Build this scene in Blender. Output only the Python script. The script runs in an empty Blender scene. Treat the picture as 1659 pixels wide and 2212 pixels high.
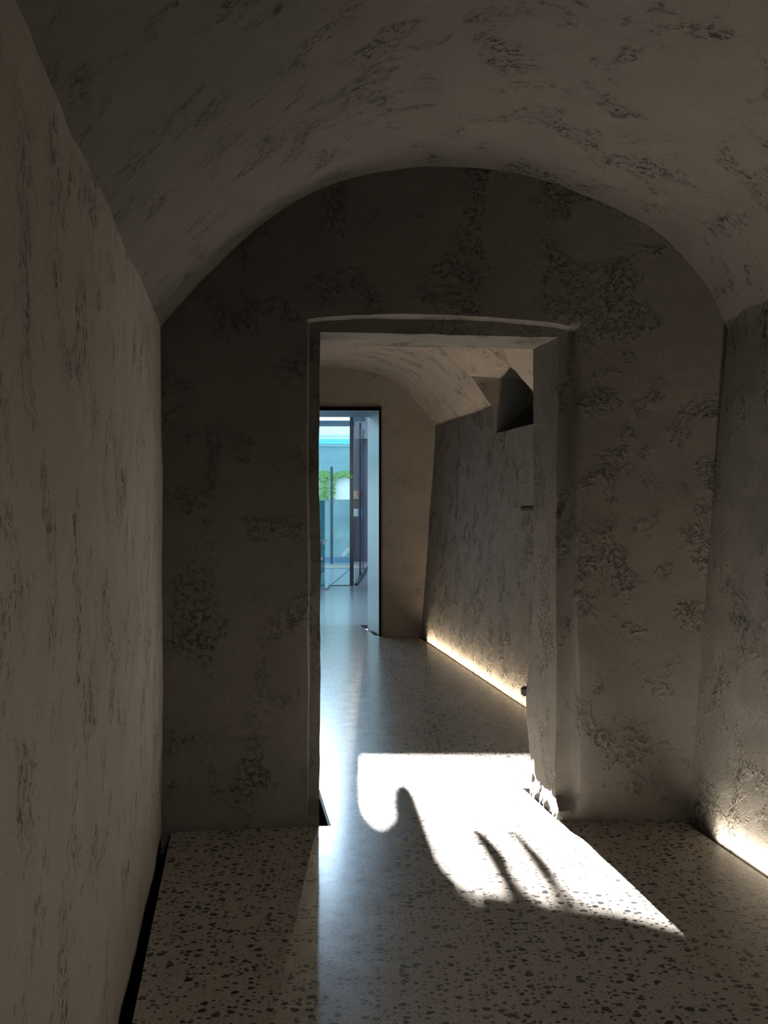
import bpy, bmesh, math, random
from mathutils import Vector, noise
random.seed(7)
sc = bpy.context.scene
COL = sc.collection

# ------------------------------------------------------------------ camera
FPX, W, H, HOR, EYE = 2400.0, 1659.0, 2212.0, 1085.0, 1.45
CX = W / 2
def P(px, py, Y):
    return Vector(((px - CX) / FPX * Y, Y, EYE + (HOR - py) / FPX * Y))
def F(px, py):
    Y = FPX * EYE / (py - HOR)
    return Vector(((px - CX) / FPX * Y, Y, 0))
cam = bpy.data.cameras.new('camera')
co = bpy.data.objects.new('camera', cam); COL.objects.link(co)
co.location = (0, 0, EYE); co.rotation_euler = (math.pi / 2, 0, 0)
cam.sensor_fit = 'VERTICAL'; cam.sensor_height = 36.0; cam.sensor_width = 27
cam.lens = FPX / H * 36.0
cam.shift_y = -(H / 2 - HOR) / H
cam.clip_end = 200; cam.clip_start = 0.05
sc.camera = co

# ------------------------------------------------------------------ node helpers
def new_mat(name):
    m = bpy.data.materials.new(name); m.use_nodes = True
    nt = m.node_tree
    return m, nt, nt.nodes['Principled BSDF']
def N(nt, t, **kw):
    n = nt.nodes.new(t)
    for k, v in kw.items():
        if k.startswith('i_'):
            key = k[2:].replace('_', ' ')
            n.inputs[key].default_value = v
        else:
            setattr(n, k, v)
    return n
def noise_n(nt, vec, scale, detail=5, rough=.55, dist=0.0):
    n = N(nt, 'ShaderNodeTexNoise'); n.inputs['Scale'].default_value = scale
    n.inputs['Detail'].default_value = detail; n.inputs['Roughness'].default_value = rough
    n.inputs['Distortion'].default_value = dist
    nt.links.new(vec, n.inputs['Vector']); return n.outputs['Fac']
def ramp(nt, fac, a, b, ca=(0, 0, 0, 1), cb=(1, 1, 1, 1)):
    r = N(nt, 'ShaderNodeValToRGB'); e = r.color_ramp.elements
    e[0].position = a; e[1].position = b; e[0].color = ca; e[1].color = cb
    nt.links.new(fac, r.inputs['Fac']); return r.outputs['Color']
def math_n(nt, op, a, b=None, clamp=False):
    m = N(nt, 'ShaderNodeMath', operation=op); m.use_clamp = clamp
    for i, v in enumerate((a, b)):
        if v is None: continue
        if isinstance(v, (int, float)): m.inputs[i].default_value = v
        else: nt.links.new(v, m.inputs[i])
    return m.outputs[0]
def mix_c(nt, fac, a, b, mode='MIX'):
    m = N(nt, 'ShaderNodeMix', data_type='RGBA', blend_type=mode)
    for s, v in ((0, fac), (6, a), (7, b)):
        if isinstance(v, (int, float)): m.inputs[s].default_value = v
        elif isinstance(v, tuple): m.inputs[s].default_value = v
        else: nt.links.new(v, m.inputs[s])
    return m.outputs[2]

def plaster(name, col, warm, stretch=(1, 1, 1), pit=1.0, seed=0.0, bumps=1.0):
    m, nt, b = new_mat(name)
    tc = N(nt, 'ShaderNodeTexCoord')
    mp = N(nt, 'ShaderNodeMapping'); mp.inputs['Scale'].default_value = stretch
    mp.inputs['Location'].default_value = (seed, seed * .7, seed * 1.3)
    nt.links.new(tc.outputs['Object'], mp.inputs['Vector']); v = mp.outputs[0]
    big = noise_n(nt, v, 1.3, 4, .6)
    mid = noise_n(nt, v, 5.0, 6, .62, .4)
    patch = ramp(nt, noise_n(nt, v, 4.2, 5, .66, .5), .52, .66)
    crack = noise_n(nt, v, 38, 4, .68, .5)
    pits = ramp(nt, crack, .40, .47)                       # dark at the hollows
    pits_inv = math_n(nt, 'SUBTRACT', 1.0, pits)
    hollow = math_n(nt, 'MULTIPLY', pits_inv, patch)
    fine = noise_n(nt, v, 170, 3, .6)
    specks = ramp(nt, noise_n(nt, v, 75, 2, .5), .30, .36)
    c = mix_c(nt, ramp(nt, big, .35, .68), tuple(col) + (1,), tuple(warm) + (1,))
    c = mix_c(nt, math_n(nt, 'MULTIPLY', ramp(nt, mid, .35, .7), .35), c, tuple(x * .62 for x in col) + (1,))
    c = mix_c(nt, math_n(nt, 'MULTIPLY', hollow, .78 * pit), c, (.035, .032, .028, 1))  # hollows darkened: cavity shade put into the colour
    c = mix_c(nt, math_n(nt, 'MULTIPLY', math_n(nt, 'SUBTRACT', 1.0, specks), .35), c, (.05, .045, .04, 1))
    nt.links.new(c, b.inputs['Base Color'])
    b.inputs['Roughness'].default_value = .82
    b.inputs['Specular IOR Level'].default_value = .25
    h = math_n(nt, 'MULTIPLY', hollow, -.9)
    h = math_n(nt, 'ADD', h, math_n(nt, 'MULTIPLY', mid, .7))
    h = math_n(nt, 'ADD', h, math_n(nt, 'MULTIPLY', math_n(nt, 'MULTIPLY', crack, patch), .8))
    h = math_n(nt, 'ADD', h, math_n(nt, 'MULTIPLY', fine, .10))
    bp = N(nt, 'ShaderNodeBump'); bp.inputs['Strength'].default_value = .9 * bumps
    bp.inputs['Distance'].default_value = .014
    nt.links.new(h, bp.inputs['Height']); nt.links.new(bp.outputs[0], b.inputs['Normal'])
    return m

def terrazzo(name, base, base2, stones=1.0):
    m, nt, b = new_mat(name)
    tc = N(nt, 'ShaderNodeTexCoord')
    warp = N(nt, 'ShaderNodeTexNoise'); warp.inputs['Scale'].default_value = 22; warp.inputs['Detail'].default_value = 2
    nt.links.new(tc.outputs['Object'], warp.inputs['Vector'])
    vm = N(nt, 'ShaderNodeVectorMath', operation='MULTIPLY_ADD')
    nt.links.new(warp.outputs['Color'], vm.inputs[0]); vm.inputs[1].default_value = (.022,) * 3
    nt.links.new(tc.outputs['Object'], vm.inputs[2])
    v = vm.outputs[0]
    big = noise_n(nt, tc.outputs['Object'], 1.1, 5, .6)
    grain = noise_n(nt, tc.outputs['Object'], 90, 3, .7)
    c = mix_c(nt, ramp(nt, big, .35, .65), base + (1,), base2 + (1,))
    c = mix_c(nt, math_n(nt, 'MULTIPLY', ramp(nt, grain, .3, .7), .35), c, tuple(x * .6 for x in base) + (1,))
    for scale, thr, rad, k in ((26, .68, .35, 1.0), (44, .64, .36, .9), (78, .5, .36, .5)):
        vo = N(nt, 'ShaderNodeTexVoronoi', voronoi_dimensions='2D'); vo.inputs['Scale'].default_value = scale
        vo.inputs['Randomness'].default_value = 1.0
        nt.links.new(v, vo.inputs['Vector'])
        sep = N(nt, 'ShaderNodeSeparateColor'); nt.links.new(vo.outputs['Color'], sep.inputs[0])
        on = math_n(nt, 'GREATER_THAN', sep.outputs[0], thr)
        r = math_n(nt, 'MULTIPLY_ADD', sep.outputs[1], .22); r.node.inputs[2].default_value = rad - .17
        d = math_n(nt, 'SUBTRACT', r, vo.outputs['Distance'])
        d = math_n(nt, 'MULTIPLY', d, 14, True)
        f = math_n(nt, 'MULTIPLY', math_n(nt, 'MULTIPLY', d, on), k * stones)
        sc_ = mix_c(nt, sep.outputs[2], (.014, .016, .018, 1), (.05, .046, .04, 1))
        c = mix_c(nt, f, c, sc_)
    nt.links.new(c, b.inputs['Base Color'])
    rg = noise_n(nt, tc.outputs['Object'], 9, 5, .6)
    rr = math_n(nt, 'MULTIPLY_ADD', rg, .16); rr.node.inputs[2].default_value = .15
    nt.links.new(rr, b.inputs['Roughness'])
    b.inputs['Specular IOR Level'].default_value = .5
    bp = N(nt, 'ShaderNodeBump'); bp.inputs['Strength'].default_value = .10; bp.inputs['Distance'].default_value = .002
    nt.links.new(noise_n(nt, tc.outputs['Object'], 16, 5, .6), bp.inputs['Height']); nt.links.new(bp.outputs[0], b.inputs['Normal'])
    return m

def simple(name, col, rough=.5, metal=0.0, spec=.5, var=.12, scale=12, stretch=(1, 1, 1), emit=None, es=0):
    m, nt, b = new_mat(name)
    tc = N(nt, 'ShaderNodeTexCoord'); mp = N(nt, 'ShaderNodeMapping'); mp.inputs['Scale'].default_value = stretch
    nt.links.new(tc.outputs['Object'], mp.inputs[0])
    n = noise_n(nt, mp.outputs[0], scale, 4, .6)
    c = mix_c(nt, n, tuple(x * (1 - var) for x in col) + (1,), tuple(min(1, x * (1 + var)) for x in col) + (1,))
    nt.links.new(c, b.inputs['Base Color'])
    b.inputs['Roughness'].default_value = rough; b.inputs['Metallic'].default_value = metal
    b.inputs['Specular IOR Level'].default_value = spec
    if emit:
        b.inputs['Emission Color'].default_value = emit + (1,); b.inputs['Emission Strength'].default_value = es
    return m

def glass(name, tint, refl=.12, body=0.0, bodycol=(.3, .5, .52), edge=.6):
    m = bpy.data.materials.new(name); m.use_nodes = True; nt = m.node_tree
    nt.nodes.remove(nt.nodes['Principled BSDF']); out = nt.nodes['Material Output']
    tr = N(nt, 'ShaderNodeBsdfTransparent'); tr.inputs[0].default_value = tint + (1,)
    gl = N(nt, 'ShaderNodeBsdfGlossy'); gl.inputs['Roughness'].default_value = .03
    df = N(nt, 'ShaderNodeBsdfDiffuse'); df.inputs[0].default_value = bodycol + (1,)
    tc = N(nt, 'ShaderNodeTexCoord')
    f = math_n(nt, 'MULTIPLY', noise_n(nt, tc.outputs['Object'], 2.5, 3, .5), body * 2, True)
    m1 = N(nt, 'ShaderNodeMixShader'); nt.links.new(f, m1.inputs[0])
    nt.links.new(tr.outputs[0], m1.inputs[1]); nt.links.new(df.outputs[0], m1.inputs[2])
    m2 = N(nt, 'ShaderNodeMixShader')
    fr = N(nt, 'ShaderNodeLayerWeight'); fr.inputs[0].default_value = .3
    nt.links.new(math_n(nt, 'MULTIPLY_ADD', fr.outputs['Facing'], edge), m2.inputs[0])
    m2.inputs[0].links[0].from_node.inputs[2].default_value = refl
    nt.links.new(m1.outputs[0], m2.inputs[1]); nt.links.new(gl.outputs[0], m2.inputs[2])
    nt.links.new(m2.outputs[0], out.inputs[0])
    return m

G1, G2 = (.26, .25, .232), (.275, .256, .228)
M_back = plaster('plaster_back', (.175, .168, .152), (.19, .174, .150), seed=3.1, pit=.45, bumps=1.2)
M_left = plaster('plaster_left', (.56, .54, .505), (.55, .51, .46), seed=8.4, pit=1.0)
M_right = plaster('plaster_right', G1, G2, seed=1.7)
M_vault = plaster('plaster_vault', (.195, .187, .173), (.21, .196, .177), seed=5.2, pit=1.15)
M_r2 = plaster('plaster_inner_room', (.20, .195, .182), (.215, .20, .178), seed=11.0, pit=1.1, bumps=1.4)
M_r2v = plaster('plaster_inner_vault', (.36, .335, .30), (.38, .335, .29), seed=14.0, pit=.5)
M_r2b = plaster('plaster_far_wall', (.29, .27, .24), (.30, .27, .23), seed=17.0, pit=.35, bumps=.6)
M_floor = terrazzo('terrazzo', (.44, .405, .355), (.385, .35, .305))
M_lobbyfloor = simple('lobby_stone', (.36, .42, .46), .22, var=.12, scale=20)
M_black = simple('black_trim_gap_shade', (.006, .006, .006), .9, spec=.05)  # black trim and hidden shell; also shade put into the floor gaps
M_pit = simple('pit_steel', (.035, .03, .028), .5, metal=.4)
M_steel = simple('brushed_steel', (.36, .35, .34), .30, metal=.85, var=.10, scale=30, stretch=(1, 1, .03))
M_dsteel = simple('dark_steel', (.035, .045, .052), .35, metal=.6)
M_iron = simple('old_iron', (.09, .078, .066), .8, metal=.3, var=.5, scale=60)
M_led = simple('led_warm', (.9, .8, .6), .5, emit=(1, .74, .44), es=3)
M_led2 = simple('led_warm_white', (.9, .85, .75), .5, emit=(1, .82, .60), es=2)
M_glass = glass('clear_glass', (.74, .89, .94), .012, edge=.3)
M_glass_side = glass('side_glass', (.80, .86, .92), .03, edge=.22)
M_glass_green = glass('green_glass', (.45, .78, .78), .10, .12, (.2, .5, .52))
M_glass_edge = simple('glass_edge', (.02, .26, .27), .1, emit=(.02, .35, .38), es=.15)  # faint emission put in to brighten the edge, not a lamp
M_screen = glass('teal_screen', (.74, .86, .86), .08, .5, (.42, .60, .64))
M_white = simple('white_render', (.88, .88, .86), .9, var=.06, scale=5)
M_rough = simple('rough_white_wall', (.94, .91, .88), .95, var=.06, scale=9)
M_teal = simple('teal_glazing', (.19, .33, .36), .4, metal=.0, var=.3, scale=.7, stretch=(.4, 1, 2))
M_cyan = simple('cyan_band', (.15, .58, .72), .4, var=.1)
M_slate = simple('slate_band', (.16, .30, .36), .5, var=.1)
M_leaf = simple('leaf_green', (.22, .40, .13), .6, var=.5, scale=20)
M_leaf2 = simple('leaf_lime', (.30, .62, .06), .6, var=.3, scale=30)
M_purple = simple('mauve_panel', (.13, .115, .14), .45, var=.15, scale=3, stretch=(2, 1, .2))
M_beige = simple('beige_board', (.55, .42, .32), .7)
M_brown = simple('brown_board', (.20, .15, .12), .7)
M_terra = simple('terracotta', (.30, .08, .05), .6)
M_paper = simple('white_paper', (.9, .92, .95), .8, emit=(.9, .95, 1), es=.15)  # faint emission lifts the sheet's brightness, not a lamp
M_bluesoffit = simple('blue_soffit', (.25, .45, .62), .6, var=.08)
M_ground = simple('court_paving', (.5, .5, .48), .9)

# ------------------------------------------------------------------ mesh helpers
def link(name, bm, mat, parent=None, kind=None, label=None, cat=None, group=None, smooth=False):
    me = bpy.data.meshes.new(name)
    bmesh.ops.recalc_face_normals(bm, faces=bm.faces)
    bm.to_mesh(me); bm.free()
    if smooth:
        for p in me.polygons: p.use_smooth = True
    me.materials.append(mat)
    o = bpy.data.objects.new(name, me); COL.objects.link(o)
    if parent: o.parent = parent
    if kind: o['kind'] = kind
    if label: o['label'] = label
    if cat: o['category'] = cat
    if group: o['group'] = group
    return o
def thing(name, label, cat, loc=(0, 0, 0), group=None):
    o = bpy.data.objects.new(name, None); COL.objects.link(o); o.location = loc
    o['label'] = label; o['category'] = cat; o.empty_display_size = .1
    if group: o['group'] = group
    return o
def child(name, bm, mat, t, label=None, smooth=False):
    l = Vector(t.location)
    bmesh.ops.translate(bm, verts=bm.verts, vec=-l)
    o = link(name, bm, mat, t, smooth=smooth)
    if label: o['label'] = label
    return o
def box(bm, x0, x1, y0, y1, z0, z1, bev=0.0):
    vs = [bm.verts.new((x, y, z)) for x in (x0, x1) for y in (y0, y1) for z in (z0, z1)]
    fs = [(0, 1, 3, 2), (4, 6, 7, 5), (0, 4, 5, 1), (2, 3, 7, 6), (0, 2, 6, 4), (1, 5, 7, 3)]
    faces = [bm.faces.new([vs[i] for i in f]) for f in fs]
    if bev:
        es = list({e for f in faces for e in f.edges})
        bmesh.ops.bevel(bm, geom=es, offset=bev, segments=2, affect='EDGES')
    return bm
def prism(pts, z0, z1, bm=None):
    """pts: (X, Y) outline, extruded between z0 and z1"""
    bm = bm or bmesh.new()
    a = [bm.verts.new((p[0], p[1], z1)) for p in pts]
    b = [bm.verts.new((p[0], p[1], z0)) for p in pts]
    f1 = bm.faces.new(a); f2 = bm.faces.new(b[::-1])
    n = len(pts)
    for i in range(n):
        bm.faces.new((a[i], b[i], b[(i + 1) % n], a[(i + 1) % n]))
    f1.normal_update(); f2.normal_update()
    bmesh.ops.triangulate(bm, faces=[f1, f2])
    return bm
def slab_y(pts, y0, y1, bm=None):
    """pts: (X, Z) outline, extruded between y0 and y1"""
    bm = bm or bmesh.new()
    a = [bm.verts.new((p[0], y0, p[1])) for p in pts]
    b = [bm.verts.new((p[0], y1, p[1])) for p in pts]
    f1 = bm.faces.new(a); f2 = bm.faces.new(b[::-1]); n = len(pts)
    for i in range(n):
        bm.faces.new((a[i], b[i], b[(i + 1) % n], a[(i + 1) % n]))
    f1.normal_update(); f2.normal_update()
    bmesh.ops.triangulate(bm, faces=[f1, f2])
    return bm
def grid(fn, nu, nv, keep=None, bm=None):
    bm = bm or bmesh.new()
    vs = [[bm.verts.new(fn(i / nu, j / nv)) for j in range(nv + 1)] for i in range(nu + 1)]
    for i in range(nu):
        for j in range(nv):
            if keep and not keep((i + .5) / nu, (j + .5) / nv): continue
            bm.faces.new((vs[i][j], vs[i + 1][j], vs[i + 1][j + 1], vs[i][j + 1]))
    loose = [v for v in bm.verts if not v.link_faces]
    if loose: bmesh.ops.delete(bm, geom=loose, context='VERTS')
    return bm
def wob(p, amp, f, off=0.0):
    q = Vector((p[0] * f + off, p[1] * f - off, p[2] * f + 2 * off))
    return noise.noise_vector(q) * amp
def wobble(bm, amp=.012, f=2.2, off=0.0, amp2=.0025, f2=11, flt=None):
    for v in bm.verts:
        d = wob(v.co, amp, f, off) + wob(v.co, amp2, f2, off + 5)
        if flt: d *= flt(v.co)
        v.co += d
def smooth(bm, n):
    vs = [v for v in bm.verts if not v.is_boundary]
    for _ in range(n):
        bmesh.ops.smooth_vert(bm, verts=vs, factor=.5, use_axis_x=True, use_axis_y=True, use_axis_z=True)
def catmull(pts, n):
    out = []
    P_ = [pts[0]] + list(pts) + [pts[-1]]
    for i in range(1, len(P_) - 2):
        p0, p1, p2, p3 = P_[i - 1], P_[i], P_[i + 1], P_[i + 2]
        for k in range(n):
            t = k / n
            out.append(tuple(.5 * ((2 * p1[c]) + (-p0[c] + p2[c]) * t + (2 * p0[c] - 5 * p1[c] + 4 * p2[c] - p3[c]) * t * t
                             + (-p0[c] + 3 * p1[c] - 3 * p2[c] + p3[c]) * t ** 3) for c in range(2)))
    out.append(tuple(pts[-1]))
    return out

# ================================================================== ROOM ONE
KL, KR = .131, .150                 # how far the side walls drift in X per metre of depth
YB = -1.6                           # behind the camera
def Yw(x): return 5.005 + .057 * x
def on_w(px, py):                   # pixel on the plane of the end wall
    s = (px - CX) / FPX
    Y = 5.005 / (1 - .057 * s)
    return (s * Y, EYE + (HOR - py) / FPX * Y)

# --- end wall with the rebated doorway
OT, IT = 2.285, 2.225
def outer(t):
    if t < 1: return (-.3424, -.12 + (OT - .015 + .12) * t)
    if t < 2:
        s = t - 1
        return (-.3424 + (.885 + .3424) * s, OT - .015 + .03 * math.sin(math.pi * min(1, s * 1.05)) ** .6 - .02 * s * s)
    s = t - 2
    return (.885 + .006 * math.sin(s * 9), (OT - .035) + (-.12 - OT + .035) * s)
def inner(t):
    if t < 1: return (-.290 - .004 * t, -.12 + (IT + .005 + .12) * t)
    if t < 2:
        s = t - 1
        return (-.294 + (.806 + .294) * s, IT + .005 - .012 * s)
    s = t - 2
    return (.806 - .014 * max(0, s - .3), (IT - .007) + (-.12 - IT + .007) * s)
def border(t):
    if t < 1: return (-1.35, -.12 + 3.5 * t)
    if t < 2: return (-1.35 + 3.4 * (t - 1), 3.38)
    return (2.05, 3.38 - 3.5 * (t - 2))
def sstep(a, b, x):
    x = max(0, min(1, (x - a) / (b - a))); return x * x * (3 - 2 * x)
def end_wall():
    N1 = 3 * 100
    stages = []
    for k in range(45): stages.append(('f', k / 45))
    for k in range(5): stages.append(('r', k / 5))
    for k in range(3): stages.append(('s', k / 3))
    for k in range(23): stages.append(('d', k / 22))
    bm = bmesh.new(); rows = []
    for i in range(N1 + 1):
        t = 3 * i / N1
        if t >= 3: t = 2.99999
        o, n_, b = outer(t), inner(t), border(t)
        row = []
        for st, s in stages:
            if st == 'f':
                s2 = s
                x = b[0] + (o[0] - b[0]) * s2; z = b[1] + (o[1] - b[1]) * s2; y = Yw(x)
            elif st == 'r':
                R = .118 * sstep(.045, .085, o[1])
                x, z = o; y = Yw(x) + R * s
                if t > 2: x -= .018 * s
            elif st == 's':
                x = o[0] + (n_[0] - o[0]) * s; z = o[1] + (n_[1] - o[1]) * s
                if t > 2: x -= .018 * (1 - s)
                R = .118 * sstep(.045, .085, z); y = Yw(x) + R
            else:
                x, z = n_; R = .118 * sstep(.045, .085, z)
                D = .50
                yy = R + (D - R) * s; y = Yw(x) + yy; x -= .154 * (yy - R * .9)
                if t > 2:
                    x += -.03 * s * math.exp(-((z - .45) / .22) ** 2) + .012 * s * math.exp(-((z - .05) / .12) ** 2)
            row.append(bm.verts.new((x, y, z)))
        rows.append(row)
    for i in range(N1):
        for j in range(len(stages) - 1):
            bm.faces.new((rows[i][j], rows[i + 1][j], rows[i + 1][j + 1], rows[i][j + 1]))
    vs = [v for v in bm.verts if not v.is_boundary and v.co.x > .84 and v.co.y > Yw(v.co.x) - .001 and v.co.z < 2.3 and v.co.x < 1.0]
    for _ in range(3): bmesh.ops.smooth_vert(bm, verts=vs, factor=.5, use_axis_x=True, use_axis_y=True, use_axis_z=True)
    vs = [v for v in bm.verts if not v.is_boundary]
    bmesh.ops.smooth_vert(bm, verts=vs, factor=.16, use_axis_x=True, use_axis_y=True, use_axis_z=True)
    wobble(bm, .010, 2.0, 3.0, .003, 9)
    for v in bm.verts:     # extra roughness low on the right reveal
        if v.co.x > .6 and v.co.x < .9 and v.co.z < .75:
            v.co += wob(v.co, .008, 24, 4) * (1 - v.co.z / .75) * sstep(5.1, 5.2, v.co.y)
    return bm
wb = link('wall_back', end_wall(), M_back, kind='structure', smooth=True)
wb.data.set_sharp_from_angle(angle=math.radians(38))
# rear face of that wall, seen from the inner room only
bm = bmesh.new()
for x0, x1, z0, z1 in ((-2.2, -.36, -.1, 3.4), (.76, 2.4, -.1, 3.4), (-.36, .76, 2.23, 3.4)):
    vs = [bm.verts.new((x, Yw(x) + .50, z)) for x, z in ((x0, z0), (x1, z0), (x1, z1), (x0, z1))]
    bm.faces.new(vs)
link('wall_back.001', bm, M_back, kind='structure')

# --- left wall
def left_wall(u, v):
    Y = 5.15 + (YB - 5.15) * u; z = -.02 + 2.34 * v
    return Vector((-.985 - .004 * z + KL * (4.95 - Y), Y, z))
bm = grid(left_wall, 300, 100); wobble(bm, .010, 1.6, 7, .0025, 8)
link('wall_left', bm, M_left, kind='structure', smooth=True)

# --- right wall (with the small splayed facet in the corner)
def right_x(Y, z):
    t = max(0, min(1, z / 2.24))
    x = 1.426 + .148 * t + KR * (4.93 - Y)
    if Y > 4.93:                       # corner facet, fading out towards the vault
        x = 1.426 + .148 * t - (.207 * (1 - t) + .02 * t) * (Y - 4.93)
    return x
def right_wall(u, v):
    Y = 5.16 + (YB - 5.16) * u; z = -.09 + 2.48 * v
    return Vector((right_x(Y, z), Y, z))
bm = grid(right_wall, 300, 100); wobble(bm, .010, 1.8, 1.5, .003, 8)
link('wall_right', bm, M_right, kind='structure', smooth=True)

# --- barrel vault of room one
arch_px = [(340, 712), (400, 640), (500, 541), (600, 462), (700, 406), (800, 372), (900, 357), (960, 357), (1050, 363),
           (1150, 384), (1250, 419), (1350, 463), (1420, 504), (1480, 560), (1530, 622), (1562, 690), (1575, 722), (1590, 765)]
prof = catmull([on_w(*p) for p in arch_px], 8)
def vault1(u, v):
    i = min(len(prof) - 1, int(round(v * (len(prof) - 1))))
    x, z = prof[i]
    k = KL + (KR - KL) * v
    y0 = Yw(x) + .04
    Y = y0 + (YB - y0) * u
    return Vector((x + k * (y0 - Y), Y, z))
bm = grid(vault1, 260, len(prof) - 1); smooth(bm, 2); wobble(bm, .014, 1.5, 2.2, .003, 8)
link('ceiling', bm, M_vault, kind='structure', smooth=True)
# --- wall behind the camera
bm = bmesh.new(); box(bm, -1.2, 3.2, YB - .2, YB, -.2, 3.4)
link('wall_front', bm, plaster('plaster_dark', (.10, .095, .085), (.12, .11, .095), seed=31), kind='structure')

# --- added unseen black shell, keeps sky light from leaking into the rooms
bm = bmesh.new(); box(bm, -4.6, 4.2, YB - .2, 12.74, 3.9, 4.0); link('leak_shell_top', bm, M_black, kind='structure')
bm = bmesh.new(); box(bm, -4.7, -4.6, YB - .2, 12.74, -.4, 4.0); link('leak_shell_left', bm, M_black, kind='structure')
bm = bmesh.new(); box(bm, 4.2, 4.3, YB - .2, 12.74, -.4, 4.0); link('leak_shell_right', bm, M_black, kind='structure')
bm = bmesh.new(); box(bm, -4.6, 4.2, YB - .25, YB - .2, -.4, 4.0); link('leak_shell_rear', bm, M_black, kind='structure')
bm = bmesh.new(); box(bm, 2.5, 4.2, 12.70, 12.74, -.4, 4.0); link('leak_shell_far', bm, M_black, kind='structure')
# --- floor slab: room one, threshold and inner room in one pour
fl = []
Lx = lambda Y: -.936 + KL * (4.88 - Y)
fl += [(Lx(YB), YB), (Lx(4.88), 4.885), (-.285, 4.975), (-.238, 4.978)]
fl += [(-.326, 5.61)]
fl += [(-1.02, 5.60), (-1.02 - .15 * 6.5, 12.08)]
fl += [(-1.30, 12.08), (-1.45, 13.13), (-.287, 13.13), (-.093, 12.08)]
fl += [(.352, 12.07)]
fl += [(1.033 - .045 + .15 * (7.86 - 5.64), 5.64), (.70, 5.63), (.785, 5.075), (.86, 5.045), (1.375, 5.085)]
fl += [(1.426 - .045, 4.92), (1.426 - .045 + KR * (4.93 - YB), YB)]
bm = prism(fl, -.045, 0)
link('floor', bm, M_floor, kind='structure')
# black sheets standing in for shade under the slab and in the slots
bm = bmesh.new(); box(bm, -2.4, 3.2, YB, 13.3, -.30, -.28)
link('void_shade', bm, M_black, kind='structure')
bm = bmesh.new(); box(bm, -.5, .3, 12.08, 13.2, -.10, -.08); link('notch_shade', bm, M_black, kind='structure')  # black cover added as the shade in the floor notch
# steel edge angle of the left slot and the right slot
bm = prism([(-.238, 4.98), (-.326, 5.61), (-.338, 5.61), (-.250, 4.98)], -.20, -.002)
link('trim_1', bm, M_pit, kind='structure')
bm = prism([(.70, 5.63), (.785, 5.08), (.79, 5.08), (.706, 5.63)], -.20, -.002)
link('trim_2', bm, M_pit, kind='structure')
bm = prism([(.70, 5.632), (.9, 5.632), (.9, 5.64), (.70, 5.64)], -.20, -.001)
link('trim_3', bm, M_pit, kind='structure')
# black faces put in as the shade of the gap under the left wall
bm = bmesh.new()
vs = [(-.99 + KL * (4.95 - Y), Y, z) for Y, z in ((5.1, .0), (5.1, -.28), (YB, -.28), (YB, .0))]
bm.faces.new([bm.verts.new((v[0] - .004, v[1], v[2])) for v in vs])
vs = [(Lx(Y) - .002, Y, z) for Y, z in ((4.88, -.006), (4.88, -.28), (YB, -.28), (YB, -.006))]
bm.faces.new([bm.verts.new(v) for v in vs])
link('gap_shade_left', bm, M_black, kind='structure')

# ================================================================== INNER ROOM
YR, YS = 12.06, 5.50
arch2_px = [(946, 927), (941, 915), (925, 897), (902, 869), (871, 839), (833, 814), (794, 801), (756, 795.5), (717, 793.5), (690, 793)]
half = [P(px, py, YR) for px, py in arch2_px]
half = [(p.x, p.z) for p in half]
ax = half[-1][0]
full = half + [(2 * ax - x, z) for x, z in half[-2::-1]]
prof2 = catmull(full, 8)
K2 = .150
NP2 = len(prof2) - 1
def v2pt(Y, v):
    i = min(NP2, int(round(v * NP2))); x, z = prof2[i]
    return Vector((x + K2 * (YR - Y), Y, z))
Ya, Yb_ = 9.42, 8.38           # window recess
def keep2(u, v):
    Y = YR + .05 + (YS - YR - .05) * u
    if not (Yb_ < Y < Ya): return True
    p = v2pt(Y, v)
    # the recess bites further into the haunch than the wall plane
    lim = .50 + .15 * (9.3 - Y) if Y > 8.9 else .56 + .15 * (9.3 - Y) + .35 * (8.9 - Y)
    return p.x < lim
bm = grid(lambda u, v: v2pt(YR + .05 + (YS - YR - .05) * u, v), 190, NP2, keep2)
smooth(bm, 1); wobble(bm, .008, 1.8, 4, .002, 9)
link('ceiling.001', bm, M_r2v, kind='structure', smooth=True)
def r2x(Y, z): return 2.2125 - .15 * Y + .0705 * z
# right wall: full height except the recess window
def r2wall(u, v):
    Y = 12.15 + (YS - .1 - 12.15) * u; z = -.09 + 2.36 * v
    return Vector((r2x(Y, z), Y, z))
def keepw(u, v):
    Y = 12.15 + (YS - .1 - 12.15) * u; z = -.09 + 2.36 * v
    return not (Yb_ - .5 < Y < Ya - .03 and z > 2.035)
bm = grid(r2wall, 240, 90, keepw); wobble(bm, .007, 2.2, 9, .0025, 9)
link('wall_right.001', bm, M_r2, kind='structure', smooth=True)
# recess: plaster side face, sloping soffit
bm = bmesh.new()
pts = [P(1016, 810, Ya), P(1084, 817, Ya - .03), P(1072, 941, Ya - .04), P(1066, 941, Ya), P(1068, 884, Ya), P(1050, 862, Ya + .02), P(1030, 830, Ya + .03)]
bm.faces.new([bm.verts.new(p) for p in pts])
link('wall_right.002', bm, plaster('plaster_recess', (.20, .175, .155), (.21, .18, .155), seed=21, pit=.2), kind='structure')
bm = bmesh.new()
a = [P(1014, 812, Ya), P(940, 740, 9.35), P(985, 700, 8.8), P(1107, 784, 8.9), P(1084, 817, Ya - .03)]
vsn = [bm.verts.new(p) for p in a]
bm.faces.new(vsn[:4]); bm.faces.new((vsn[0], vsn[3], vsn[4]))
b_ = [P(1107, 784, 8.9), P(985, 700, 8.8), P(1180, 690, 7.9), P(1200, 870, 8.2), P(1151, 852, 8.40), P(1128, 810, 8.6)]
bm.faces.new([bm.verts.new(p) for p in b_])
bm.faces.ensure_lookup_table()
link('ceiling.002', bm, M_r2v, kind='structure')
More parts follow.
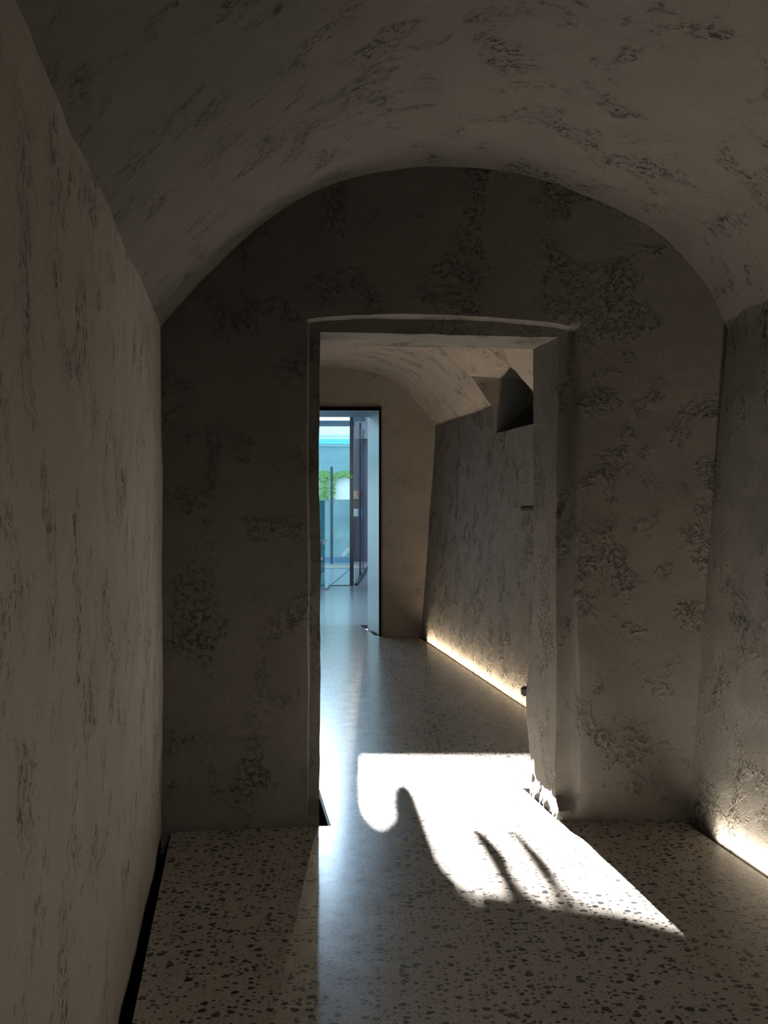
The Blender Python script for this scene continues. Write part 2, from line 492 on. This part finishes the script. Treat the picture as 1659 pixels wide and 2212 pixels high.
# dark steel window niche filling the recess
nt_ = thing('window_niche', 'smooth dark steel-lined pointed window niche high on the inner room right wall', 'window niche', P(1072, 941, Ya - .045))
bm = bmesh.new()
def niche_pt(px, py, inset=0.0):
    s = (px - CX) / FPX; w = (HOR - py) / FPX
    Y = (2.2125 + .0705 * EYE + inset) / (s + .15 - .0705 * w)
    return Vector((s * Y, Y, EYE + w * Y))
rim = [niche_pt(*p) for p in ((1084, 816), (1107, 784), (1121, 798), (1140, 832), (1153, 858), (1175, 900), (1178, 912), (1151, 920), (1110, 930), (1072, 941))]
deep = [p + Vector((.55, .08, -.05)) for p in rim]
ra = [bm.verts.new(p) for p in rim]; rb = [bm.verts.new(p) for p in deep]
n = len(rim)
for i in range(n): bm.faces.new((ra[i], ra[(i + 1) % n], rb[(i + 1) % n], rb[i]))
child('steel_lining', bm, simple('niche_steel', (.13, .135, .125), .35, metal=.2), nt_)
bm = bmesh.new(); bm.faces.new([bm.verts.new(p) for p in deep])
child('back_panel', bm, simple('niche_back', (.03, .026, .024), .6), nt_)

# left wall and room end wall
def l2wall(u, v):
    Y = 12.15 + (YS - 12.15) * u; z = -.09 + 2.4 * v
    return Vector((2 * ax - .572 + K2 * (YR - Y), Y, z))
bm = grid(l2wall, 60, 30)
link('wall_left.001', bm, M_r2, kind='structure', smooth=True)
# far wall with the steel doorway
DX0, DX1, DZ = -1.36, P(822, 0, YR).x, P(0, 882, YR).z
bm = bmesh.new()
def fw(u, v, x0, x1, z0, z1): return Vector((x0 + (x1 - x0) * u, YR, z0 + (z1 - z0) * v))
for x0, x1, z0, z1, nu, nv in ((DX1, 1.3, -.09, 3.2, 50, 110), (-2.5, DX0, -.09, 3.2, 30, 110), (DX0, DX1, DZ, 3.2, 30, 28)):
    grid(lambda u, v: fw(u, v, x0, x1, z0, z1), nu, nv, bm=bm)
wobble(bm, .006, 2, 2, .001, 9, flt=lambda c: 0 if (abs(c.x - DX1) < .04 or abs(c.z - DZ) < .04 or abs(c.x - DX0) < .04) else 1)
link('wall_back.002', bm, M_r2b, kind='structure', smooth=True)

# steel door surround
sd = thing('steel_doorway', 'brushed steel lined doorway with thin black edge at the far end of the inner room', 'doorway', (DX1, YR, 0))
ZB = P(0, 901, 12.75).z
fx, bx_ = P(818.5, 0, YR).x, P(794, 0, 12.75).x
zt = P(0, 887, YR).z
bm = prism([(fx, YR - .01), (bx_, 12.75), (bx_ + .02, 12.76), (fx + .02, YR - .01)], -.2, zt + .02)
child('jamb', bm, M_steel, sd)
bm = prism([(DX0 + .03, YR - .01), (DX0 - .06, 12.75), (DX0 - .09, 12.75), (DX0, YR - .01)], -.2, zt + .02)
child('jamb', bm, M_steel, sd)
bm = bmesh.new()
q = [(DX0, YR - .01, zt), (fx, YR - .01, zt), (bx_, 12.75, ZB), (DX0 - .06, 12.75, ZB)]
lo = [bm.verts.new(v) for v in q]; up = [bm.verts.new((v[0], v[1], v[2] + .03)) for v in q]
bm.faces.new(lo); bm.faces.new(up[::-1])
for i in range(4): bm.faces.new((lo[i], up[i], up[(i + 1) % 4], lo[(i + 1) % 4]))
child('head_panel', bm, simple('head_steel', (.16, .19, .26), .4, metal=.5), sd)
bm = bmesh.new()
box(bm, fx, DX1 + .008, YR - .03, YR + .02, -.05, DZ + .012)
box(bm, DX0 - .02, DX0 + .02, YR - .03, YR + .02, -.05, DZ + .012)
box(bm, DX0 + .02, fx, YR - .03, YR + .02, zt, DZ + .012)
child('edge_trim', bm, M_black, sd, 'thin black edge trim')
# thickness of the far wall behind the surround
bm = bmesh.new()
box(bm, bx_ + .03, 2.5, 12.74, 12.80, -.3, 4.0); box(bm, -4.6, DX0 - .1, 12.74, 12.80, -.3, 4.0); box(bm, DX0 - .1, bx_ + .03, 12.76, 12.80, ZB + .02, 4.0)
link('wall_back.003', bm, M_white, kind='structure')

# ================================================================== LOBBY
YG = F(760, 1265).y
bm = bmesh.new()
fl2 = [(-4.6, 13.131), (2.5, 13.131), (2.5, 27.3), (-4.6, 27.3)]
prism(fl2, -.045, -.0005, bm); 
link('floor.002', bm, M_lobbyfloor, kind='structure')
bm = bmesh.new(); box(bm, -4.6, -1.46, 12.8, 13.131, -.045, -.001); box(bm, -.19, 2.5, 12.8, 13.131, -.2, -.001)
link('floor.003', bm, M_lobbyfloor, kind='structure')
bm = bmesh.new(); box(bm, -4.7, -4.6, 12.8, YG, -.2, 4.0)
link('wall_left.002', bm, M_white, kind='structure')
bm = bmesh.new(); box(bm, 2.5, 2.6, 12.8, 27.3, -.2, 4.0)
link('wall_right.003', bm, M_purple, kind='structure')
bm = bmesh.new(); box(bm, -4.7, 2.6, 12.74, YG + .3, 3.62, 3.7); box(bm, P(765, 0, YG).x, 2.6, YG + .3, 27.4, 3.0, 3.7)
link('ceiling.003', bm, M_white, kind='structure')
# joint lines in the stone
bm = bmesh.new()
def strip(a, b, w, z0=.0, z1=.004, bm=None):
    d = (b - a).normalized(); s = Vector((d.y, -d.x, 0)) * w / 2
    return prism([(p.x, p.y) for p in (a - s, b - s, b + s, a + s)], z0, z1, bm)
strip(F(717, 1262), F(756, 1229), .018, bm=bm)
strip(F(600, 1228), F(757, 1228), .05, bm=bm)
link('trim_5', bm, simple('floor_joint', (.06, .09, .13), .6), kind='structure')
bm = bmesh.new(); strip(F(600, 1224), F(800, 1224), 1.1, .0, .002, bm=bm)
link('trim_6', bm, simple('sand_band', (.42, .36, .30), .6), kind='structure')

# front glazing
KS = .162; TE = .22
def slot(px, py):                     # where a floor point's sun ray crosses the facade
    p = F(px, py); d = YG + .25 - p.y
    return (p.x - KS * d, d * TE)
gz = thing('glass_screen', 'tall clear glass screen with dark corner post beyond the steel doorway', 'glass screen', (P(755, 0, YG).x, YG, 0))
gx = P(755.5, 0, YG).x
bm = bmesh.new(); box(bm, -4.5, gx, YG, YG + .012, .01, 2.78)
child('pane', bm, M_glass, gz)
bm = bmesh.new(); box(bm, gx, P(764.2, 0, YG).x, YG - .01, YG + .06, 0, 3.0, .003)
child('corner_post', bm, M_dsteel, gz, 'dark steel corner post')
bm = bmesh.new(); box(bm, -4.5, gx, YG - .01, YG + .02, .0, .012)
child('bottom_channel', bm, M_dsteel, gz)
# blue transom below the added sun slot
bm = bmesh.new(); box(bm, -4.6, P(764, 0, YG).x, YG + .005, YG + .5, P(0, 917, YG).z, P(0, 917, YG).z + .07)
link('trim_7', bm, M_bluesoffit, kind='structure')
# added unseen sun mask above the glass: its toothed slot shapes the sun patch
zlo = P(0, 917, YG).z + .07
zt_ = slot(900, 1930)[1]
S = lambda *pts: [slot(*p) for p in pts]
xr = P(764, 0, YG).x
bm = slab_y([(-4.6, zlo - .005)] + [(slot(790, 1625)[0], zlo - .005)] + S((788, 1627), (788, 1690), (792, 1750), (804, 1772), (818, 1776), (839, 1755), (838, 1702), (853, 1684), (885, 1692),
            (908, 1730), (945, 1825), (965, 1872), (1000, 1900), (1010, 1930)) + [(-4.6, zt_)], YG + .25, YG + .252)
slab_y([(-4.6, zt_)] + S((1010, 1930), (1012, 1903), (1150, 1925), (1300, 1945), (1480, 1990), (1560, 2030)) + [(xr, zt_ + .12), (xr, 4.0), (-4.6, 4.0)], YG + .25, YG + .252, bm)
slab_y([(slot(1300, 1800)[0] + 1.1, zlo), (xr, zlo), (xr, zt_ + .12), (slot(1300, 1800)[0] + 1.1, zt_ + .12)], YG + .25, YG + .252, bm)
for pts in (((1000, 1781), (1030, 1776), (1105, 1850), (1140, 1930), (1085, 1930), (1030, 1830)), ((1082, 1778), (1100, 1773), (1195, 1865), (1240, 1930), (1180, 1930))):
    slab_y(S(*pts), YG + .25, YG + .252, bm)
link('sun_mask', bm, M_slate, kind='structure')

# side screen running back, with two posts
ss = thing('side_glass_screen', 'framed glass side screen with two slim steel posts running back from the corner', 'glass screen', (P(765, 0, YG).x, YG, 0))
a, b = F(765.5, 1264.5), F(794, 1224)
dirs = (b - a)
def side_at(t): return a + dirs * t
bm = prism([(a.x, a.y), (b.x, b.y), (b.x + .01, b.y), (a.x + .01, a.y)], .02, 3.0)
child('pane', bm, M_glass_side, ss)
bm = prism([(a.x, a.y), (b.x, b.y), (b.x + .05, b.y), (a.x + .05, a.y)], 0, .035)
child('bottom_rail', bm, M_dsteel, ss)
for x0p, x1p, yb in ((775.6, 780.6, 1245), (782.8, 786.4, 1230)):
    Yq = F(0, yb).y
    bm = bmesh.new(); box(bm, P(x0p, 0, Yq).x, P(x1p, 0, Yq).x, Yq, Yq + .06, .0, 3.0, .004)
    child('post', bm, simple('post_steel', (.03, .06, .10), .4, metal=.2), ss)
# mauve room wall behind with shelf niche
YM = F(0, 1213).y
bm = bmesh.new()
xm0, xm1 = P(764, 0, YM).x, 2.6
zA, zB, zC, zD = (P(0, y, YM).z for y in (1117, 1099, 1077, 1058))
box(bm, xm0, xm1, YM, YM + .1, -.05, zA); box(bm, xm0, xm1, YM, YM + .1, zD, 3.7)
box(bm, P(787, 0, YM).x, xm1, YM, YM + .1, zA, zD)
link('wall_back.005', bm, M_purple, kind='structure')
nx0, nx1 = xm0, P(787, 0, YM).x
sh = thing('wall_display', 'small lit wall display of beige and brown boards seen behind the steel posts', 'display', (nx0, YM, zA))
bm = bmesh.new(); box(bm, nx0, nx1, YM + .02, YM + .08, zC, zD); child('beige_board', bm, M_beige, sh)
bm = bmesh.new(); box(bm, nx0, nx1, YM + .02, YM + .08, zB, zC); child('brown_board', bm, M_brown, sh)
bm = bmesh.new(); box(bm, nx0, nx1, YM - .1, YM + .08, zC - .012, zC + .012); child('shelf', bm, M_beige, sh)
bm = bmesh.new(); box(bm, nx0, nx1, YM + .02, YM + .08, zA, zB); child('lower_board', bm, simple('glass_blue', (.2, .4, .5), .3), sh)
pp = bmesh.new(); box(pp, P(764, 0, YM).x, P(773.5, 0, YM).x, YM - .005, YM + .015, zA + .02, zB, .002)
link('poster', pp, M_paper, label='small white sheet below the display boards behind the glass', cat='poster')
# terracotta vase on the shelf
vp = P(778, 0, YM); bm = bmesh.new()
prof_v = [(.0, 0), (.035, 0), (.05, .03), (.075, .10), (.078, .14), (.05, .175), (.03, .185), (.034, .20), (.026, .20), (.02, .185), (0, .18)]
rings = []
for r, z in prof_v:
    rings.append([bm.verts.new((vp.x + r * math.cos(k * math.pi / 12), YM - .03 + r * .8 * math.sin(k * math.pi / 12), zC + .012 + z)) for k in range(24)] if r else [bm.verts.new((vp.x, YM - .03, zC + .012 + z))])
for i in range(len(rings) - 1):
    A, B = rings[i], rings[i + 1]
    for k in range(24):
        if len(A) == 1: bm.faces.new((A[0], B[(k + 1) % 24], B[k]))
        elif len(B) == 1: bm.faces.new((A[k], A[(k + 1) % 24], B[0]))
        else: bm.faces.new((A[k], A[(k + 1) % 24], B[(k + 1) % 24], B[k]))
link('vase', bm, M_terra, label='round terracotta red vase on the display shelf behind the steel posts', cat='vase', smooth=True)

# low glass gate by the left edge of the doorway view
ga, gb = F(690.5, 1273), F(700, 1266)
gt = thing('glass_gate', 'waist-high green-edged glass gate leaf with steel handle beside the doorway edge', 'glass gate', (ga.x, ga.y, 0))
zg = P(0, 1081, ga.y).z
wv = Vector((.015, 0, 0))
bm = prism([(p.x, p.y) for p in (ga, gb, gb + wv, ga + wv)], .02, zg)
child('pane', bm, M_glass_green, gt)
bm = bmesh.new(); box(bm, ga.x - .004, ga.x + .010, ga.y - .012, ga.y, .02, zg)
child('glass_edge', bm, M_glass_edge, gt, 'bright teal polished glass edge')
M_chrome = simple('chrome', (.7, .74, .78), .15, metal=.9)
bm = bmesh.new()
zh1, zh0 = P(0, 1166, ga.y).z, P(0, 1176, ga.y).z
box(bm, ga.x + .01, ga.x + .13, ga.y - .05, ga.y - .02, zh1 - .014, zh1, .003)
box(bm, ga.x + .06, ga.x + .10, ga.y - .05, ga.y - .01, zh0, zh1 - .014, .003)
child('handle', bm, M_chrome, gt, 'small square steel handle')
bm = bmesh.new(); box(bm, ga.x + .005, ga.x + .06, ga.y - .04, ga.y - .01, P(0, 1210, ga.y).z, P(0, 1203, ga.y).z, .006)
child('clamp', bm, M_chrome, gt)
bm = bmesh.new(); box(bm, ga.x - .01, ga.x + .14, ga.y - .05, gb.y, 0, .03, .008)
child('floor_pivot', bm, M_chrome, gt)

# ================================================================== COURTYARD
bm = bmesh.new(); box(bm, -14, 10, 27.35, 40, -.3, -.05)
link('ground', bm, M_ground, kind='structure')
bm = bmesh.new(); box(bm, -14, -4.7, 19, 27.35, -.3, -.05)
link('ground.001', bm, M_ground, kind='structure')
# teal balustrade screen in front of the garden wall
YT = 26.9
ts = thing('glass_balustrade', 'teal tinted glass balustrade standing in front of the white garden wall', 'balustrade', (-1.5, YT, 0))
zt2 = P(0, 1079, YT).z
bm = bmesh.new(); box(bm, -4.4, P(764, 0, YT).x, YT, YT + .02, .12, zt2); child('pane', bm, M_screen, ts)
bm = bmesh.new(); box(bm, -4.4, P(764, 0, YT).x, YT - .03, YT + .05, 0, .12); child('base_channel', bm, simple('base_blue', (.2, .32, .45), .5), ts)
YPo = 26.2
bm = bmesh.new(); box(bm, P(713.5, 0, YPo).x, P(719, 0, YPo).x, YPo, YPo + .06, 0, P(0, 1008, YPo).z, .01)
link('steel_post', bm, simple('post_grey', (.07, .085, .10), .5), label='dark square post standing among the ivy behind the glass', cat='post')
# garden wall
YW_ = 30.5
bm = grid(lambda u, v: Vector((-14 + 24 * u, YW_, -.1 + (P(0, 1029, YW_).z + .1) * v)), 200, 30); wobble(bm, .05, 1.5, 1, .02, 6)
link('garden_wall', bm, M_rough, kind='structure', smooth=True)
bm = bmesh.new(); box(bm, -14, 10, YW_ + .06, YW_ + .3, -.1, P(0, 1031, YW_).z)
link('garden_wall.001', bm, M_rough, kind='structure')
# ivy
def leaf(bm, c, s, nrm_y=-1):
    a_ = random.uniform(0, 6.28); t = random.uniform(-.6, .6)
    u = Vector((math.cos(a_), t * .3, math.sin(a_))) * s; w_ = Vector((-math.sin(a_), t * .4, math.cos(a_))) * s * .45
    pts = [c - u, c - u * .3 + w_, c + u * .5 + w_ * .7, c + u, c + u * .5 - w_ * .7, c - u * .3 - w_]
    bm.faces.new([bm.verts.new(p) for p in pts])
bm = bmesh.new()
for _ in range(1500):
    px = random.uniform(640, 765); py = random.gauss(1026 + 3 * math.sin(px * .15), 2.4)
    leaf(bm, P(px, py, YW_ - .05 - random.random() * .06), random.uniform(.03, .07))
for _ in range(170):
    px = random.gauss(701, 7); py = random.uniform(1028, 1085)
    leaf(bm, P(px, py, YW_ - .06 - random.random() * .1), random.uniform(.03, .06))
for _ in range(60):
    px = random.gauss(720, 2.5); py = random.uniform(1028, 1080)
    leaf(bm, P(px, py, YW_ - .06 - random.random() * .1), random.uniform(.03, .05))
link('ivy', bm, M_leaf, label='green ivy hanging over the top of the white garden wall', cat='ivy')
bm = bmesh.new()  # leaf shapes modelled in place of a reflection on the post
c0 = P(757.5, 1027, YG - .05)
for ang, L in ((-1.35, .075), (-.75, .07), (-.35, .055), (.1, .05), (-1.9, .05)):
    u = Vector((math.cos(ang), 0, math.sin(ang))) * L; w_ = Vector((-u.z, 0, u.x)) * .14
    bm.faces.new([bm.verts.new(p) for p in (c0, c0 + u * .5 + w_, c0 + u, c0 + u * .5 - w_)])
box(bm, c0.x - .003, c0.x + .003, c0.y, YG - .008, c0.z - .003, c0.z + .003)
link('sprig_reflection', bm, M_leaf2, label='small lime leaf reflection modelled as a sprig on the dark corner post', cat='reflection')
# building across the court, tall enough to shade the lower sun
YBd = 40.0
HB = (YBd - F(0, 1627).y) * TE
bd = thing('courtyard_building', 'pale building with white upper wall, cyan band and curved teal glazing beyond the courtyard', 'building', (0, YBd, 0))
def zz(py, Y=YBd): return P(0, py, Y).z
bm = bmesh.new(); box(bm, -30, 24, YBd, YBd + .3, zz(955), HB); child('upper_wall', bm, M_white, bd)
bm = grid(lambda u, v: Vector((-14 + 22 * u, YBd - .5 - 1.2 * math.sin(math.pi * u) ** 2, zz(964) + (zz(954) - zz(964)) * v)), 60, 3); child('cyan_band', bm, M_cyan, bd, smooth=True)
bm = grid(lambda u, v: Vector((-14 + 22 * u, YBd - .5 - 1.2 * math.sin(math.pi * u) ** 2, zz(968) + (zz(964) - zz(968)) * v)), 60, 2); child('dark_band', bm, M_slate, bd, smooth=True)
bm = grid(lambda u, v: Vector((-14 + 22 * u, YBd - .4 - 1.2 * math.sin(math.pi * u) ** 2, -.1 + (zz(968) + .1) * v)), 60, 20); child('glazing', bm, M_teal, bd, 'curved teal glazing', smooth=True)
bm = bmesh.new(); box(bm, -12, 8, YBd - .12, YBd, zz(942), zz(939)); child('sill_line', bm, simple('sill', (.6, .62, .64), .8), bd)
bm = bmesh.new(); box(bm, -30, -14, YBd, YBd + .3, -.1, zz(955)); child('lower_wall', bm, M_white, bd)
bm = bmesh.new(); box(bm, 8, 24, YBd, YBd + .3, -.1, zz(955)); child('lower_wall', bm, M_white, bd)

# ================================================================== ironwork at the first doorway
def stub(name, c, dx, dy, dz, label, group='old iron hinge stubs'):
    bm = bmesh.new(); box(bm, c.x - dx, c.x + dx, c.y - dy, c.y + dy, c.z - dz, c.z + dz, min(dx, dy, dz) * .35)
    bmesh.ops.subdivide_edges(bm, edges=bm.edges, cuts=2, use_grid_fill=True)
    wobble(bm, .003, 30, 3, 0, 1)
    return link(name, bm, M_iron, label=label, cat='hinge stub', group=group)
Yh = 5.60
stub('hinge_stub', P(1143, 1098, Yh), .042, .02, .011, 'flat rusty iron hinge stub projecting at mid height from the doorway jamb')
stub('hinge_stub', P(1143, 1493, Yh), .040, .03, .022, 'chunky square iron hinge stub low on the back of the doorway jamb')
stub('hinge_stub', P(1206, 1114, 5.17), .010, .015, .016, 'tiny iron nub on the front edge of the right doorway jamb')
c = P(1229, 1751, 5.12)
bm = bmesh.new(); box(bm, c.x - .038, c.x + .038, c.y - .05, c.y + .04, c.z - .014, c.z + .012, .006)
bmesh.ops.subdivide_edges(bm, edges=bm.edges, cuts=3, use_grid_fill=True); wobble(bm, .006, 14, 3, .002, 40)
link('pivot_stone', bm, simple('dark_pivot', (.05, .045, .04), .8, var=.4, scale=40), label='dark rough pivot stone in the rebate at the foot of the right jamb', cat='pivot stone')

# ================================================================== LED strips in the floor gaps
def led(name, mat, fn, ya, yb, label):
    bm = bmesh.new()
    vs = [bm.verts.new((fn(Y) + o, Y, z)) for Y, o, z in ((ya, 0, -.075), (yb, 0, -.075), (yb, .012, -.085), (ya, .012, -.085))]
    bm.faces.new(vs)
    link(name, bm, mat, label=label, cat='light strip', group='floor gap light strips')
def led_lamp(fn, ya, yb, e, col):
    l = bpy.data.lights.new('light_strip_glow', 'AREA'); l.shape = 'RECTANGLE'
    a_, b_ = Vector((fn(ya), ya, -.012)), Vector((fn(yb), yb, -.012))
    ax_ = (b_ - a_).normalized(); l.size = (b_ - a_).length; l.size_y = .012; l.energy = e; l.color = col
    l.spread = math.radians(150)
    o = bpy.data.objects.new('light_strip_glow', l); COL.objects.link(o); o.location = (a_ + b_) / 2
    side = Vector((1, .15, 0)).normalized()
    zdir = -(side * math.sin(math.radians(32)) + Vector((0, 0, 1)) * math.cos(math.radians(32)))
    ydir = zdir.cross(ax_).normalized()
    from mathutils import Matrix
    o.rotation_euler = Matrix((ax_, ydir, zdir)).transposed().to_euler()
led('light_strip', M_led2, lambda Y: 1.426 - .044 + KR * (4.93 - Y), 4.75, 0, 'warm light strip hidden in the floor gap along the near right wall')
led('light_strip', M_led, lambda Y: 2.2125 - .15 * Y - .044, 11.0, 5.9, 'warm light strip hidden in the floor gap along the inner room right wall')
led_lamp(lambda Y: 1.426 - .040 + KR * (4.93 - Y), 4.80, .2, 30, (1, .86, .68))
led_lamp(lambda Y: 2.2125 - .15 * Y - .040, 11.7, 5.9, 32, (1, .76, .50))

# ================================================================== LIGHT
sun = bpy.data.lights.new('sun', 'SUN'); so = bpy.data.objects.new('sun', sun); COL.objects.link(so)
d = Vector((KS, -1, -TE)).normalized()
so.rotation_euler = d.to_track_quat('-Z', 'Y').to_euler()
sun.energy = 235; sun.angle = math.radians(.31); sun.color = (1, .975, .95)
w = bpy.data.worlds.new('world'); sc.world = w; w.use_nodes = True
bg = w.node_tree.nodes['Background']; bg.inputs[0].default_value = (.76, .89, 1, 1); bg.inputs[1].default_value = 2.8
def area(name, loc, tgt, sx, sy, e, col):
    l = bpy.data.lights.new(name, 'AREA'); l.shape = 'RECTANGLE'; l.size = sx; l.size_y = sy; l.energy = e; l.color = col
    o = bpy.data.objects.new(name, l); COL.objects.link(o); o.location = loc
    o.rotation_euler = (Vector(tgt) - Vector(loc)).to_track_quat('-Z', 'Y').to_euler()
    return o
area('lobby_fill', (-1.6, 15.6, 3.55), (-1.1, 12.2, 0.2), 1.6, 1.6, 150, (.58, .80, 1))  # added unseen lamp, sends cool daylight fill through the far doorway
area('floor_wedge_fill', (-.18, 17.8, 3.44), (-.10, 4.5, 0), .06, .34, 2.0, (1, .84, .66)).data.spread = math.radians(40)  # added unseen lamp, throws the warm wedge on the near floor
area('floor_wedge_fill', (-1.0, 17.8, 3.44), (.30, 4.5, 0), .10, .34, 2.8, (.50, .74, 1)).data.spread = math.radians(40)  # added unseen lamp, cool light over the middle of the near floor
area('inner_room_fill', (-1.02, 8.6, .12), (-.35, 8.6, 2.0), 5.0, .10, 17, (1, .88, .78))  # added fill, low on the unseen left side of the inner room
fl_ = bpy.data.lights.new('rear_fill_spot', 'SPOT'); fl_.energy = 105; fl_.color = (1, .90, .78); fl_.spot_size = math.radians(46); fl_.spot_blend = 1; fl_.shadow_soft_size = .25  # added fill behind the camera for the floor and lower end wall
fo = bpy.data.objects.new('rear_fill_spot', fl_); COL.objects.link(fo); fo.location = (.75, -1.0, 2.5)
fo.rotation_euler = (Vector((-.1, 3.1, 0)) - Vector((.75, -1.0, 2.5))).to_track_quat('-Z', 'Y').to_euler()

sc.view_settings.view_transform = 'Standard'
sc.view_settings.look = 'None'
sc.view_settings.exposure = 0
sc.cycles.use_light_tree = False
for m_ in bpy.data.materials: m_.cycles.emission_sampling = 'NONE'
w.cycles.sampling_method = 'NONE'
sc.cycles.use_denoising = True; sc.cycles.denoising_prefilter = 'NONE'; sc.cycles.use_adaptive_sampling = False
sc.cycles.use_guiding = True; sc.cycles.use_surface_guiding = True
sc.cycles.max_bounces = 7; sc.cycles.diffuse_bounces = 5; sc.cycles.glossy_bounces = 4
sc.cycles.transparent_max_bounces = 16
sc.cycles.sample_clamp_indirect = 3
sc.cycles.caustics_reflective = False; sc.cycles.caustics_refractive = False
